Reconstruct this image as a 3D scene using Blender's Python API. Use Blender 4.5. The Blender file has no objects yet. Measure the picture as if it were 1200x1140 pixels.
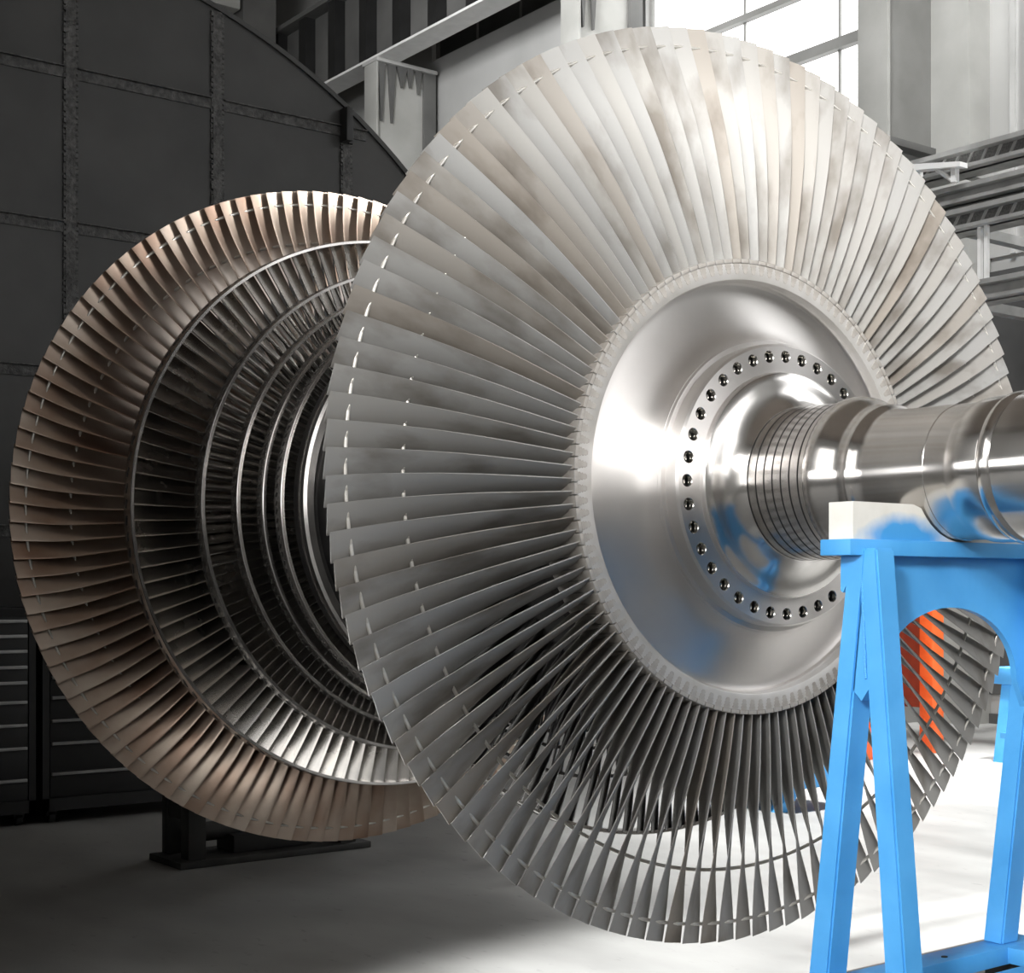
import bpy, bmesh, math, random
from mathutils import Vector, Matrix
random.seed(7)
PI = math.pi
K = 1.5                    # metres per rotor tip radius
AXH = 1.1563 * K           # height of the rotor axis above the floor
SC = bpy.context.scene
COL = SC.collection

# ------------------------------------------------------------------ materials
def nt(m):
    m.use_nodes = True
    t = m.node_tree
    return t, t.nodes['Principled BSDF']

def mat(name, c1, c2=None, rough=0.5, metal=0.0, scale=4.0, rough2=None, bump=0.0, bscale=40.0, stretch=(1, 1, 1),
        contrast=(0.35, 0.65), aniso=0.0, rand=0.0, rand_cols=None, spec=0.5, detail=5.0):
    m = bpy.data.materials.new(name)
    t, p = nt(m)
    N, L = t.nodes, t.links
    p.inputs['Metallic'].default_value = metal
    p.inputs['Roughness'].default_value = rough
    p.inputs['Specular IOR Level'].default_value = spec
    p.inputs['Base Color'].default_value = (*c1, 1)
    tc = N.new('ShaderNodeTexCoord')
    mp = N.new('ShaderNodeMapping')
    mp.inputs['Scale'].default_value = stretch
    L.new(tc.outputs['Object'], mp.inputs['Vector'])
    if c2 is not None:
        vec = mp.outputs['Vector']
        if rand:
            oi = N.new('ShaderNodeObjectInfo')
            mu = N.new('ShaderNodeMath'); mu.operation = 'MULTIPLY'; mu.inputs[1].default_value = 37.0
            L.new(oi.outputs['Random'], mu.inputs[0])
            nz = N.new('ShaderNodeTexNoise'); nz.noise_dimensions = '4D'
            L.new(mu.outputs[0], nz.inputs['W'])
        else:
            nz = N.new('ShaderNodeTexNoise')
        nz.inputs['Scale'].default_value = scale
        nz.inputs['Detail'].default_value = detail
        L.new(vec, nz.inputs['Vector'])
        cr = N.new('ShaderNodeValToRGB')
        cr.color_ramp.elements[0].position = contrast[0]; cr.color_ramp.elements[0].color = (*c1, 1)
        cr.color_ramp.elements[1].position = contrast[1]; cr.color_ramp.elements[1].color = (*c2, 1)
        L.new(nz.outputs['Fac'], cr.inputs['Fac'])
        out = cr.outputs['Color']
        if rand and rand_cols:
            oi2 = N.new('ShaderNodeObjectInfo')
            rr = N.new('ShaderNodeValToRGB')
            els = rr.color_ramp.elements
            els[0].position = 0.0; els[0].color = (*rand_cols[0], 1)
            els[1].position = 1.0; els[1].color = (*rand_cols[-1], 1)
            n = len(rand_cols)
            for i, c in enumerate(rand_cols[1:-1], 1):
                e = els.new(i / (n - 1)); e.color = (*c, 1)
            L.new(oi2.outputs['Random'], rr.inputs['Fac'])
            mx = N.new('ShaderNodeMix'); mx.data_type = 'RGBA'; mx.blend_type = 'MULTIPLY'
            mx.inputs['Factor'].default_value = rand
            L.new(out, mx.inputs['A']); L.new(rr.outputs['Color'], mx.inputs['B'])
            out = mx.outputs['Result']
        L.new(out, p.inputs['Base Color'])
        if rough2 is not None:
            mr = N.new('ShaderNodeMapRange')
            mr.inputs['To Min'].default_value = rough; mr.inputs['To Max'].default_value = rough2
            L.new(nz.outputs['Fac'], mr.inputs['Value']); L.new(mr.outputs['Result'], p.inputs['Roughness'])
    if bump:
        nb = N.new('ShaderNodeTexNoise'); nb.inputs['Scale'].default_value = bscale; nb.inputs['Detail'].default_value = 3
        L.new(mp.outputs['Vector'], nb.inputs['Vector'])
        b = N.new('ShaderNodeBump'); b.inputs['Strength'].default_value = bump; b.inputs['Distance'].default_value = 0.01
        L.new(nb.outputs['Fac'], b.inputs['Height']); L.new(b.outputs['Normal'], p.inputs['Normal'])
    if aniso:
        tg = N.new('ShaderNodeTangent'); tg.direction_type = 'RADIAL'; tg.axis = 'X'
        p.inputs['Anisotropic'].default_value = aniso
        p.inputs['Anisotropic Rotation'].default_value = .25
        L.new(tg.outputs['Tangent'], p.inputs['Tangent'])
    return m

def emit(name, col, strength):
    m = bpy.data.materials.new(name)
    t, p = nt(m)
    p.inputs['Base Color'].default_value = (.8, .8, .8, 1)
    p.inputs['Emission Color'].default_value = (*col, 1)
    p.inputs['Emission Strength'].default_value = strength
    return m

M = {}
M['blade'] = mat('weathered_steel', (.17, .155, .137), (.345, .342, .333), .55, .2, 7.0, rough2=.68, rand=.8, contrast=(.30, .50), stretch=(1, 1, .5),
                 rand_cols=[(1, .985, .97), (.93, .92, .905), (.96, .93, .89), (1, 1, 1), (.95, .91, .87), (.96, .965, .97), (.80, .70, .60), (1, .98, .95)])
M['blade_brown'] = mat('tinted_steel', (.29, .19, .14), (.56, .50, .44), .28, .85, 3.0, rough2=.42, rand=.6, contrast=(.3, .7),
                       rand_cols=[(1, .96, .92), (.84, .77, .70), (.95, .88, .82), (.88, .82, .77)])
M['blade_polished'] = mat('bright_blade_steel', (.42, .41, .40), (.60, .58, .55), .2, 1.0, 6.0, rough2=.32, rand=.5,
                          rand_cols=[(1, 1, 1), (.8, .78, .75), (.95, .92, .9)])
M['root'] = mat('root_steel', (.34, .31, .28), (.44, .415, .385), .45, .4, 30.0)
M['rim'] = mat('rim_steel', (.50, .485, .46), (.58, .565, .55), .42, .5, 10.0)
M['steel'] = mat('turned_steel', (.58, .56, .54), (.68, .66, .64), .17, 1.0, 3.0, rough2=.21, aniso=.85)
M['web'] = mat('brushed_disc_steel', (.66, .64, .62), (.78, .75, .73), .34, 1.0, 2.2, rough2=.42, aniso=.92)
M['ring'] = mat('ring_steel', (.50, .48, .47), (.66, .64, .62), .25, 1.0, 8.0)
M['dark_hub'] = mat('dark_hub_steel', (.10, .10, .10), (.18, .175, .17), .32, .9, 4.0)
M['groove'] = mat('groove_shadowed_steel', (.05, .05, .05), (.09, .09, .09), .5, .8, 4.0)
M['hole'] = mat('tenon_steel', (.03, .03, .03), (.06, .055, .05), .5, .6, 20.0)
M['wire'] = mat('lacing_steel', (.66, .63, .58), (.78, .76, .72), .35, .8, 10.0)
M['bolt'] = mat('bolt_steel', (.34, .33, .31), (.5, .49, .47), .25, 1.0, 30.0)

def blue_paint():
    m = mat('blue_paint', (.06, .32, .70), (.095, .41, .82), .36, 0, 5.0, rough2=.5, bump=.12, bscale=35, contrast=(.3, .75))
    return m
M['blue'] = blue_paint()
def worn_white():
    # pale saddle with blue overspray: patches with their own shape
    m = mat('worn_pale_paint', (.66, .64, .58), (.78, .77, .73), .5, 0, 6.0, bump=.1, bscale=30)
    t = m.node_tree; N, L = t.nodes, t.links; p = N['Principled BSDF']
    src = p.inputs['Base Color'].links[0].from_socket
    tc = N.new('ShaderNodeTexCoord'); nz = N.new('ShaderNodeTexNoise'); nz.inputs['Scale'].default_value = 9; nz.inputs['Detail'].default_value = 3
    L.new(tc.outputs['Object'], nz.inputs['Vector'])
    mp = N.new('ShaderNodeMapping'); mp.inputs['Scale'].default_value = (3.0, 1 / (.115 * K), 1 / (.038 * K))
    mp.inputs['Location'].default_value = (-3.0 * .012 * K, .150 / .115, -(1.0563 - .128) / .038)
    L.new(tc.outputs['Object'], mp.inputs['Vector'])
    ln = N.new('ShaderNodeVectorMath'); ln.operation = 'LENGTH'; L.new(mp.outputs['Vector'], ln.inputs[0])
    ad = N.new('ShaderNodeMath'); ad.operation = 'ADD'; L.new(ln.outputs['Value'], ad.inputs[0]); L.new(nz.outputs['Fac'], ad.inputs[1])
    cr = N.new('ShaderNodeValToRGB')
    cr.color_ramp.elements[0].position = .62; cr.color_ramp.elements[0].color = (1, 1, 1, 1)
    cr.color_ramp.elements[1].position = .95; cr.color_ramp.elements[1].color = (0, 0, 0, 1)
    hf = N.new('ShaderNodeMath'); hf.operation = 'MULTIPLY'; hf.inputs[1].default_value = .55
    L.new(ad.outputs[0], hf.inputs[0]); L.new(hf.outputs[0], cr.inputs['Fac'])
    mx = N.new('ShaderNodeMix'); mx.data_type = 'RGBA'
    mx.inputs['B'].default_value = (.06, .33, .72, 1)
    L.new(cr.outputs['Color'], mx.inputs['Factor']); L.new(src, mx.inputs['A']); L.new(mx.outputs['Result'], p.inputs['Base Color'])
    return m
M['saddle'] = worn_white()
M['orange'] = mat('orange_paint', (.80, .11, .02), (.9, .17, .04), .45, 0, 5.0)
M['redbrown'] = mat('dark_red_paint', (.20, .03, .015), (.28, .05, .02), .5, 0, 5.0)
M['bunker'] = mat('dark_bulkhead_paint', (.020, .020, .019), (.048, .047, .045), .42, .2, 1.3, rough2=.55, bump=.25, bscale=7, contrast=(.35, .8))
M['weld'] = mat('bulkhead_weld_paint', (.020, .020, .019), (.075, .073, .07), .5, .2, 26.0, bump=.9, bscale=45)
M['cab'] = mat('black_cabinet_paint', (.008, .008, .008), (.014, .014, .014), .5, 0, 4.0)
M['cabh'] = mat('grey_handle_metal', (.30, .30, .30), (.38, .38, .38), .4, .6, 10.0)
M['ped'] = mat('dark_pedestal_paint', (.025, .025, .024), (.045, .045, .043), .55, .1, 5.0, bump=.2, bscale=30)
M['bed'] = mat('grey_bed_steel', (.22, .22, .21), (.30, .30, .29), .5, .3, 6.0)
M['girder'] = mat('dark_girder_paint', (.10, .10, .097), (.14, .14, .135), .55, .1, 1.5)
M['flange'] = mat('pale_girder_paint', (.42, .42, .41), (.50, .50, .49), .5, .1, 2.0)
M['colm'] = mat('grey_column_paint', (.36, .36, .34), (.44, .44, .42), .5, .1, 1.5)
M['colweb'] = mat('column_shade_and_frame_grey', (.20, .20, .19), (.26, .26, .25), .5, .1, 1.5)  # darker copy of the column grey: recess shade in the colour; also window frames
M['wall'] = mat('wall_panel', (.40, .40, .39), (.47, .47, .46), .5, .1, .8)
M['wallm'] = mat('silver_wall_sheet', (.55, .55, .54), (.66, .66, .65), .3, .6, .6)
M['ceil'] = mat('ceiling_sheet', (.20, .17, .14), (.26, .22, .19), .7, 0, .8)
M['rack'] = mat('galvanised_steel', (.36, .36, .35), (.46, .46, .45), .45, .5, 5.0)
M['mesh'] = mat('perforated_tray', (.12, .12, .115), (.2, .2, .195), .5, .5, 60.0)
M['white'] = mat('white_paint', (.72, .72, .71), (.80, .80, .79), .45, 0, 5.0)
M['darkpanel'] = mat('dark_panel', (.045, .045, .045), (.075, .075, .074), .4, 0, 1.5)
M['rubber'] = mat('black_rubber', (.012, .012, .012), (.02, .02, .02), .6, 0, 5.0)
M['pane'] = emit('daylit_pane', (1, 1, .985), 1.6)
M['pane_side'] = emit('daylit_side_pane', (1, .99, .97), 2.6)
M['glow_east'] = emit('added_east_glow', (1, 1, 1), 2.4)  # added glow out of view, something bright for the disc web to reflect
M['glow_strip'] = emit('added_strip_glow', (1, 1, 1), 7.0)  # added glow out of view, makes the bright line along the shaft
M['glow_north'] = emit('added_high_glow', (.98, .99, 1), 2.8)  # added glow out of view, brightens the top of the disc web

def floor_mat():
    m = bpy.data.materials.new('polished_concrete')
    t, p = nt(m); N, L = t.nodes, t.links
    tc = N.new('ShaderNodeTexCoord')
    n1 = N.new('ShaderNodeTexNoise'); n1.inputs['Scale'].default_value = .9; n1.inputs['Detail'].default_value = 7
    mp = N.new('ShaderNodeMapping'); mp.inputs['Rotation'].default_value = (0, 0, .4); mp.inputs['Scale'].default_value = (1.0, 2.4, 1)
    L.new(tc.outputs['Object'], mp.inputs['Vector']); L.new(mp.outputs['Vector'], n1.inputs['Vector'])
    cr = N.new('ShaderNodeValToRGB')
    e = cr.color_ramp.elements
    e[0].position = .3; e[0].color = (.20, .20, .194, 1); e[1].position = .72; e[1].color = (.32, .32, .312, 1)
    L.new(n1.outputs['Fac'], cr.inputs['Fac'])
    n2 = N.new('ShaderNodeTexNoise'); n2.inputs['Scale'].default_value = 9; n2.inputs['Detail'].default_value = 4
    L.new(mp.outputs['Vector'], n2.inputs['Vector'])
    c2 = N.new('ShaderNodeValToRGB'); c2.color_ramp.elements[0].position = .27; c2.color_ramp.elements[0].color = (.72, .72, .72, 1)
    c2.color_ramp.elements[1].position = .36
    L.new(n2.outputs['Fac'], c2.inputs['Fac'])
    mx = N.new('ShaderNodeMix'); mx.data_type = 'RGBA'; mx.blend_type = 'MULTIPLY'; mx.inputs['Factor'].default_value = .8
    L.new(cr.outputs['Color'], mx.inputs['A']); L.new(c2.outputs['Color'], mx.inputs['B'])
    L.new(mx.outputs['Result'], p.inputs['Base Color'])
    mr = N.new('ShaderNodeMapRange'); mr.inputs['To Min'].default_value = .42; mr.inputs['To Max'].default_value = .62
    L.new(n1.outputs['Fac'], mr.inputs['Value']); L.new(mr.outputs['Result'], p.inputs['Roughness'])
    p.inputs['Specular IOR Level'].default_value = .35
    return m
M['floor'] = floor_mat()

# ------------------------------------------------------------------ mesh helpers
def link(name, bm, mats, parent=None, smooth=None, loc=None):
    me = bpy.data.meshes.new(name)
    bm.normal_update()
    bm.to_mesh(me); bm.free()
    for m in (mats if isinstance(mats, (list, tuple)) else [mats]):
        me.materials.append(M[m] if isinstance(m, str) else m)
    if smooth is not None:
        me.shade_smooth()
        me.set_sharp_from_angle(angle=math.radians(smooth))
    o = bpy.data.objects.new(name, me)
    COL.objects.link(o)
    if parent: o.parent = parent
    if loc is not None: o.location = loc
    return o

def tag(o, label=None, cat=None, group=None, kind=None):
    if label: o['label'] = label
    if cat: o['category'] = cat
    if group: o['group'] = group
    if kind: o['kind'] = kind
    return o

def thing(name, loc, label, cat, group=None):
    o = bpy.data.objects.new(name, None); COL.objects.link(o)
    o.location = loc; o.empty_display_size = .2
    return tag(o, label, cat, group, 'thing')

def W(s, w, z):            # rotor units (axis, across, above axis) -> metres
    return Vector((s * K, w * K, z * K + AXH))

def box(bm, a, b, mi=0, bevel=0.0):
    a = Vector(a); b = Vector(b)
    lo = Vector(map(min, a, b)); hi = Vector(map(max, a, b))
    r = bmesh.ops.create_cube(bm, size=1.0)
    vs = r['verts']
    for v in vs:
        v.co = Vector((lo[i] + (v.co[i] + .5) * (hi[i] - lo[i]) for i in range(3)))
    fs = {f for v in vs for f in v.link_faces}
    for f in fs: f.material_index = mi
    if bevel:
        es = {e for v in vs for e in v.link_edges}
        bmesh.ops.bevel(bm, geom=list(es), offset=bevel, segments=2, affect='EDGES', profile=.6)
    return vs

def hexa(bm, bot, top, mi=0):
    """solid between two quads (lists of four points)"""
    v = [bm.verts.new(p) for p in bot] + [bm.verts.new(p) for p in top]
    fs = [bm.faces.new((v[3], v[2], v[1], v[0])), bm.faces.new((v[4], v[5], v[6], v[7]))]
    for i in range(4):
        j = (i + 1) % 4
        fs.append(bm.faces.new((v[i], v[j], v[4 + j], v[4 + i])))
    for f in fs: f.material_index = mi
    bmesh.ops.recalc_face_normals(bm, faces=fs)
    return v

def prism(bm, pts, d, mi=0):
    """extrude the planar outline pts (list of Vectors) by vector d"""
    d = Vector(d)
    a = [bm.verts.new(p) for p in pts]; b = [bm.verts.new(Vector(p) + d) for p in pts]
    fs = [bm.faces.new(a), bm.faces.new(list(reversed(b)))]
    n = len(pts)
    for i in range(n):
        j = (i + 1) % n
        fs.append(bm.faces.new((a[j], a[i], b[i], b[j])))
    for f in fs: f.material_index = mi
    bmesh.ops.recalc_face_normals(bm, faces=fs)

def lathe(bm, prof, n=160, closed=False, mi=0, mids=None):
    """prof: list of (s, r) in rotor units about the X axis (metres out)"""
    rings = []
    for s, r in prof:
        if r < 1e-6:
            rings.append([bm.verts.new((s * K, 0, 0))])
        else:
            rings.append([bm.verts.new((s * K, r * K * math.sin(2 * PI * i / n), r * K * math.cos(2 * PI * i / n))) for i in range(n)])
    m = len(rings)
    fs = []
    for k in range(m if closed else m - 1):
        A, B = rings[k], rings[(k + 1) % m]
        for i in range(n):
            j = (i + 1) % n
            if len(A) == 1 and len(B) == 1: continue
            if len(A) == 1: f = bm.faces.new((A[0], B[i], B[j]))
            elif len(B) == 1: f = bm.faces.new((A[i], B[0], A[j]))
            else: f = bm.faces.new((A[i], B[i], B[j], A[j]))
            f.material_index = (mids[k] if mids else mi)
            fs.append(f)
    bmesh.ops.recalc_face_normals(bm, faces=fs)

def cyl(bm, a, b, r, n=16, mi=0, r2=None):
    a = Vector(a); b = Vector(b); d = (b - a)
    r2 = r if r2 is None else r2
    x = d.orthogonal().normalized(); y = d.normalized().cross(x)
    A = [bm.verts.new(a + (x * math.cos(2 * PI * i / n) + y * math.sin(2 * PI * i / n)) * r) for i in range(n)]
    B = [bm.verts.new(b + (x * math.cos(2 * PI * i / n) + y * math.sin(2 * PI * i / n)) * r2) for i in range(n)]
    fs = [bm.faces.new(list(reversed(A))), bm.faces.new(B)]
    for i in range(n):
        j = (i + 1) % n
        fs.append(bm.faces.new((A[i], A[j], B[j], B[i])))
    for f in fs: f.material_index = mi
    bmesh.ops.recalc_face_normals(bm, faces=fs)

def arc(c, r, a0, a1, n):
    """(s, r) fillet points: centre c, radius r, degrees"""
    return [(c[0] + r * math.cos(math.radians(a0 + (a1 - a0) * i / n)), c[1] + r * math.sin(math.radians(a0 + (a1 - a0) * i / n))) for i in range(n + 1)]

def interp(tab, x):
    for (x0, y0), (x1, y1) in zip(tab, tab[1:]):
        if x <= x1:
            t = (x - x0) / (x1 - x0)
            return y0 + (y1 - y0) * t
    return tab[-1][1]

def smooth_interp(tab, x):
    # Catmull-Rom through the table
    n = len(tab)
    for i in range(n - 1):
        if x <= tab[i + 1][0] or i == n - 2:
            x0, y0 = tab[i]; x1, y1 = tab[i + 1]
            h = x1 - x0; t = max(0, min(1, (x - x0) / h))
            m0 = ((y1 - tab[i - 1][1]) / (x1 - tab[i - 1][0]) if i > 0 else (y1 - y0) / h) * h
            m1 = ((tab[i + 2][1] - y0) / (tab[i + 2][0] - x0) if i < n - 2 else (y1 - y0) / h) * h
            return (2*t**3 - 3*t*t + 1) * y0 + (t**3 - 2*t*t + t) * m0 + (-2*t**3 + 3*t*t) * y1 + (t**3 - t*t) * m1

# ------------------------------------------------------------------ blades
def airfoil(bm, r0, r1, chord, beta, camber, thick, nr, nc, mirror=1, mi=0, s0=0.0, cap=True):
    """twisted blade standing along +Z at azimuth 0; chord direction = cos(beta) Y + mirror sin(beta) X"""
    prev = None; rings = []
    for i in range(nr + 1):
        r = r0 + (r1 - r0) * i / nr
        c = chord(r); b = math.radians(beta(r)); cm = camber(r) * c; th = thick(r) * c
        cu = Vector((mirror * math.sin(b), math.cos(b), 0)); nu = Vector((mirror * math.cos(b), -math.sin(b), 0))
        pts = []
        up = []; lo = []
        for k in range(nc + 1):
            u = .5 - .5 * math.cos(PI * k / nc)          # 0..1
            y = 4 * cm * u * (1 - u) - cm * .6
            h = th * (0.18 + 1.6 * math.sqrt(max(u, 0)) * (1 - u) ** .9) * .5
            if k in (0, nc): h = th * .10
            up.append((u - .5, y + h, c)); lo.append((u - .5, y - h, c))
        ring = []
        for q in up + list(reversed(lo)):
            p = cu * (q[0] * c) + nu * q[1]
            ring.append(bm.verts.new(((p.x + s0) * K, p.y * K, r * K)))
        rings.append(ring)
    fs = []
    for A, B in zip(rings, rings[1:]):
        n = len(A)
        for k in range(n):
            j = (k + 1) % n
            fs.append(bm.faces.new((A[k], A[j], B[j], B[k])))
    fs.append(bm.faces.new(rings[-1])); fs.append(bm.faces.new(list(reversed(rings[0]))))
    for f in fs: f.material_index = mi
    bmesh.ops.recalc_face_normals(bm, faces=fs)

BETA = [(.49, 75), (.6, 69), (.7, 61), (.78, 53), (.843, 44), (.9, 33), (.95, 22), (1.0, 13)]
BETA_FAR = [(.49, 72), (.6, 64), (.7, 55), (.78, 46), (.843, 36), (.9, 27), (.95, 20), (1.0, 13)]
CH = [(.49, .124), (.6, .120), (.7, .110), (.78, .098), (.843, .085), (.9, .074), (.95, .065), (1.0, .0585)]
CH_FAR = [(.49, .124), (.6, .120), (.7, .110), (.78, .102), (.843, .092), (.9, .082), (.95, .070), (1.0, .060)]
CAMB = [(.49, .06), (.7, .05), (.85, .035), (1.0, .015)]
THK = [(.49, .10), (.7, .095), (.85, .085), (1.0, .05)]
NB = 123

def last_blade_bm(mirror):
    bm = bmesh.new()
    BT, CT = (BETA, CH) if mirror > 0 else (BETA_FAR, CH_FAR)
    airfoil(bm, .494, 1.0, lambda r: smooth_interp(CT, r), lambda r: smooth_interp(BT, r), lambda r: interp(CAMB, r), lambda r: interp(THK, r), 22, 12, mirror)
    # lens-shaped lacing boss near the tip
    for rr, hl, hw, hh in ((.959, .0150, .0034, .0035), (.842, .0085, .0030, .0055)):
        b = math.radians(smooth_interp(BT, rr))
        cu = Vector((mirror * math.sin(b), math.cos(b), 0)); nu = Vector((mirror * math.cos(b), -math.sin(b), 0)); ez = Vector((0, 0, 1))
        r = bmesh.ops.create_uvsphere(bm, u_segments=10, v_segments=6, radius=1)
        for v in r['verts']:
            p = cu * (v.co.x * hl) + nu * (v.co.y * hh) + ez * (v.co.z * hw + rr)
            v.co = p * K
        for f in {f for v in r['verts'] for f in v.link_faces}: f.material_index = 2
    # platform and fir-tree root let into the rim
    hw = .0117
    box(bm, (-.066 * K, -hw * K, .488 * K), (.0655 * K, hw * K, .4975 * K), 1, .0012 * K)
    prof = [(.4885, .0100), (.4850, .0072), (.4830, .0092), (.4785, .0058), (.4765, .0078), (.4720, .0046), (.4700, .0064), (.4665, .0040), (.4650, .0036)]
    left = [Vector((mirror * .050 * K, -y * K, z * K)) for z, y in prof]
    right = [Vector((mirror * .050 * K, y * K, z * K)) for z, y in reversed(prof)]
    prism(bm, left + right, (mirror * .0135 * K, 0, 0), 1)
    return bm

rotor = thing('turbine_rotor', (0, 0, AXH), 'huge steel steam turbine rotor with two bladed ends resting on blue stand', 'turbine rotor')

def ringcopy(proto, parent, angles):
    """copies of one blade around the axis"""
    out = []
    for i, a in enumerate(angles):
        o = proto if i == 0 else proto.copy()
        if i: COL.objects.link(o)
        o.parent = parent
        o.rotation_euler = (-a, 0, 0)
        out.append(o)
    return out

def merged_row(name, bmf, mats, parent, angles, smooth=40):
    me = bpy.data.meshes.new('one'); b = bmf(); b.to_mesh(me); b.free()
    bm = bmesh.new()
    for a in angles:
        n0 = len(bm.verts)
        bm.from_mesh(me)
        bm.verts.ensure_lookup_table()
        R = Matrix.Rotation(-a, 4, 'X')
        bmesh.ops.transform(bm, matrix=R, verts=bm.verts[n0:])
    bpy.data.meshes.remove(me)
    o = link(name, bm, mats, parent, smooth)
    o['kind'] = 'stuff'
    return o

def lacing(parent, r, s, rad=.0040):
    bm = bmesh.new()
    n = 246; m = 8
    lathe(bm, [(s + rad * math.cos(2 * PI * k / m), r + rad * math.sin(2 * PI * k / m)) for k in range(m)], n, closed=True)
    return link('lacing_wire', bm, 'wire', parent, 60)

# ---- the near last-stage disc
PH = math.radians(0.9)
def ang(i, n, ph=0): return ph + 2 * PI * i / n
bm = bmesh.new()
prof = [(-.066, .30), (-.066, .490), (.0605, .490), (.0625, .488), (.0630, .4555), (.0615, .4530), (.050, .4515), (.036, .4490), (.030, .4450)]
prof += [(.028, .440), (.0275, .432), (.029, .420), (.0325, .405), (.038, .388), (.0445, .372), (.052, .356), (.060, .343), (.069, .333), (.080, .3255), (.092, .3205), (.104, .3170), (.112, .3150)]
prof += [(.112, .30)]
mids = [1] * 7 + [0] * 30
lathe(bm, prof, 246, closed=True, mids=mids[:len(prof)])
disc = link('last_stage_disc', bm, ['web', 'rim'], rotor, 32)
hidden_rng = []
vis = []
for i in range(NB):
    a = math.degrees(ang(i, NB, PH)) % 360
    (hidden_rng if 96 < a < 163 else vis).append(i)
# keep at most 100 single blades: the ones that show largest
hidden_rng.sort(key=lambda i: abs((math.degrees(ang(i, NB, PH)) % 360) - 122))
stuff_idx = set(hidden_rng[:23])
single = [i for i in range(NB) if i not in stuff_idx]
proto = link('long_blade', last_blade_bm(1), ['blade', 'root', 'wire'], disc, 35)
ringcopy(proto, disc, [ang(i, NB, PH) for i in single])
merged_row('long_blade_bunch', lambda: last_blade_bm(1), ['blade', 'root', 'wire'], disc, [ang(i, NB, PH) for i in sorted(stuff_idx)], 35)
lacing(disc, .959, 0.0); lacing(disc, .842, 0.0)

# ---- bolted coupling flange with 36 real holes
def flange_bm():
    bm = bmesh.new()
    nh = 36; ri, ro, rb, hr = .2440, .2990, .2770, .0118
    s1 = .150; m = 20
    for k in range(nh):
        a0 = 2 * PI * (k - .5) / nh + math.radians(-0.4); a1 = a0 + 2 * PI / nh; ac = (a0 + a1) / 2
        cy_, cz_ = rb * math.sin(ac), rb * math.cos(ac)
        hole = []; outer = []; deep = []; rim_ = []
        for j in range(m):
            side, u = divmod(j, m // 4)
            u = -1 + 2 * u / (m // 4)
            sc_t = rb * (a1 - a0) / 2
            lo_r, hi_r = ri - rb, ro - rb
            mid_r, half_r = (lo_r + hi_r) / 2, (hi_r - lo_r) / 2
            dr, dt = ((mid_r + half_r, u * sc_t), (mid_r - u * half_r, sc_t), (mid_r - half_r, -u * sc_t), (mid_r + u * half_r, -sc_t))[side]
            rr = rb + dr; aa = ac + dt / rb
            er, et = dr, dt
            ln = math.hypot(er, et); er /= ln; et /= ln
            outer.append(bm.verts.new((s1 * K, rr * math.sin(aa) * K, rr * math.cos(aa) * K)))
            for lst, rad, ss in ((rim_, hr + .0016, s1), (hole, hr, s1 - .0016), (deep, hr * .98, s1 - .028)):
                r2 = rb + er * rad; a2 = ac + et * rad / rb
                lst.append(bm.verts.new((ss * K, r2 * math.sin(a2) * K, r2 * math.cos(a2) * K)))
        for j in range(m):
            q = (j + 1) % m
            bm.faces.new((outer[j], outer[q], rim_[q], rim_[j])).material_index = 0
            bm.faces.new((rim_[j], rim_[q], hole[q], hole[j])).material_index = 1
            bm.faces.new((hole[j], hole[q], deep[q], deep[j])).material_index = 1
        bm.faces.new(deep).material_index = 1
    bmesh.ops.remove_doubles(bm, verts=bm.verts, dist=2e-5)
    bmesh.ops.recalc_face_normals(bm, faces=bm.faces)
    # point the face outwards
    f = max(bm.faces, key=lambda f: f.calc_center_median().x if f.material_index == 0 else -9)
    if f.normal.x < 0: bmesh.ops.reverse_faces(bm, faces=bm.faces)
    lathe(bm, [(.150, .2990), (.1445, .3035), (.138, .3045), (.112, .3045), (.107, .312), (.104, .318)], 246, mi=0)
    lathe(bm, [(.150, .2440), (.1505, .2432), (.160, .2425), (.163, .240)], 246, mi=0)
    return bm
flange = link('coupling_flange', flange_bm(), ['web', 'bolt'], rotor, 30)
bm = bmesh.new()
cyl(bm, (.120 * K, 0, .277 * K), (.134 * K, 0, .277 * K), .0075 * K, 12)
cyl(bm, (.134 * K, 0, .277 * K), (.138 * K, 0, .277 * K), .0060 * K, 12, r2=.003 * K)
bp = link('bolt', bm, 'bolt', flange, 30)
ringcopy(bp, flange, [2 * PI * k / 36 + math.radians(-0.4) for k in range(36)])

# ---- shaft: turned profile
P = [(.150, .0), (.150, .243), (.163, .240), (.168, .232), (.1705, .222), (.172, .212), (.174, .203), (.177, .194), (.182, .184), (.188, .176), (.194, .170), (.199, .1655)]
mids = [0] * len(P)
x = .2035
P.append((.2015, .1630)); mids.append(0)
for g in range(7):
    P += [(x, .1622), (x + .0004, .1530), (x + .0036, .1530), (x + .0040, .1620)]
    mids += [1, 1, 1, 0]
    x += .0247
P += [(.366, .1618), (.372, .1665), (.378, .1690), (.390, .1685), (.402, .1660), (.414, .1610), (.424, .1555), (.433, .1500), (.440, .1468), (.448, .1455), (.462, .1455),
      (.468, .1462), (.473, .1450), (.478, .1405), (.484, .1365), (.492, .1340), (.505, .1330), (.640, .1310), (.655, .1308), (.656, .1300), (.704, .1300), (.712, .1318), (.728, .1360), (.738, .1368),
      (.785, .1368), (.787, .1360), (.790, .1385), (.796, .1412), (.806, .1415), (.812, .1392), (.816, .1345), (.821, .1345), (.823, .1385), (1.18, .1385), (1.20, .132), (1.20, 0)]
mids += [0] * (len(P) - len(mids))
bm = bmesh.new(); lathe(bm, P, 200, mids=mids)
link('shaft', bm, ['steel', 'groove'], rotor, 30)

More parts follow.
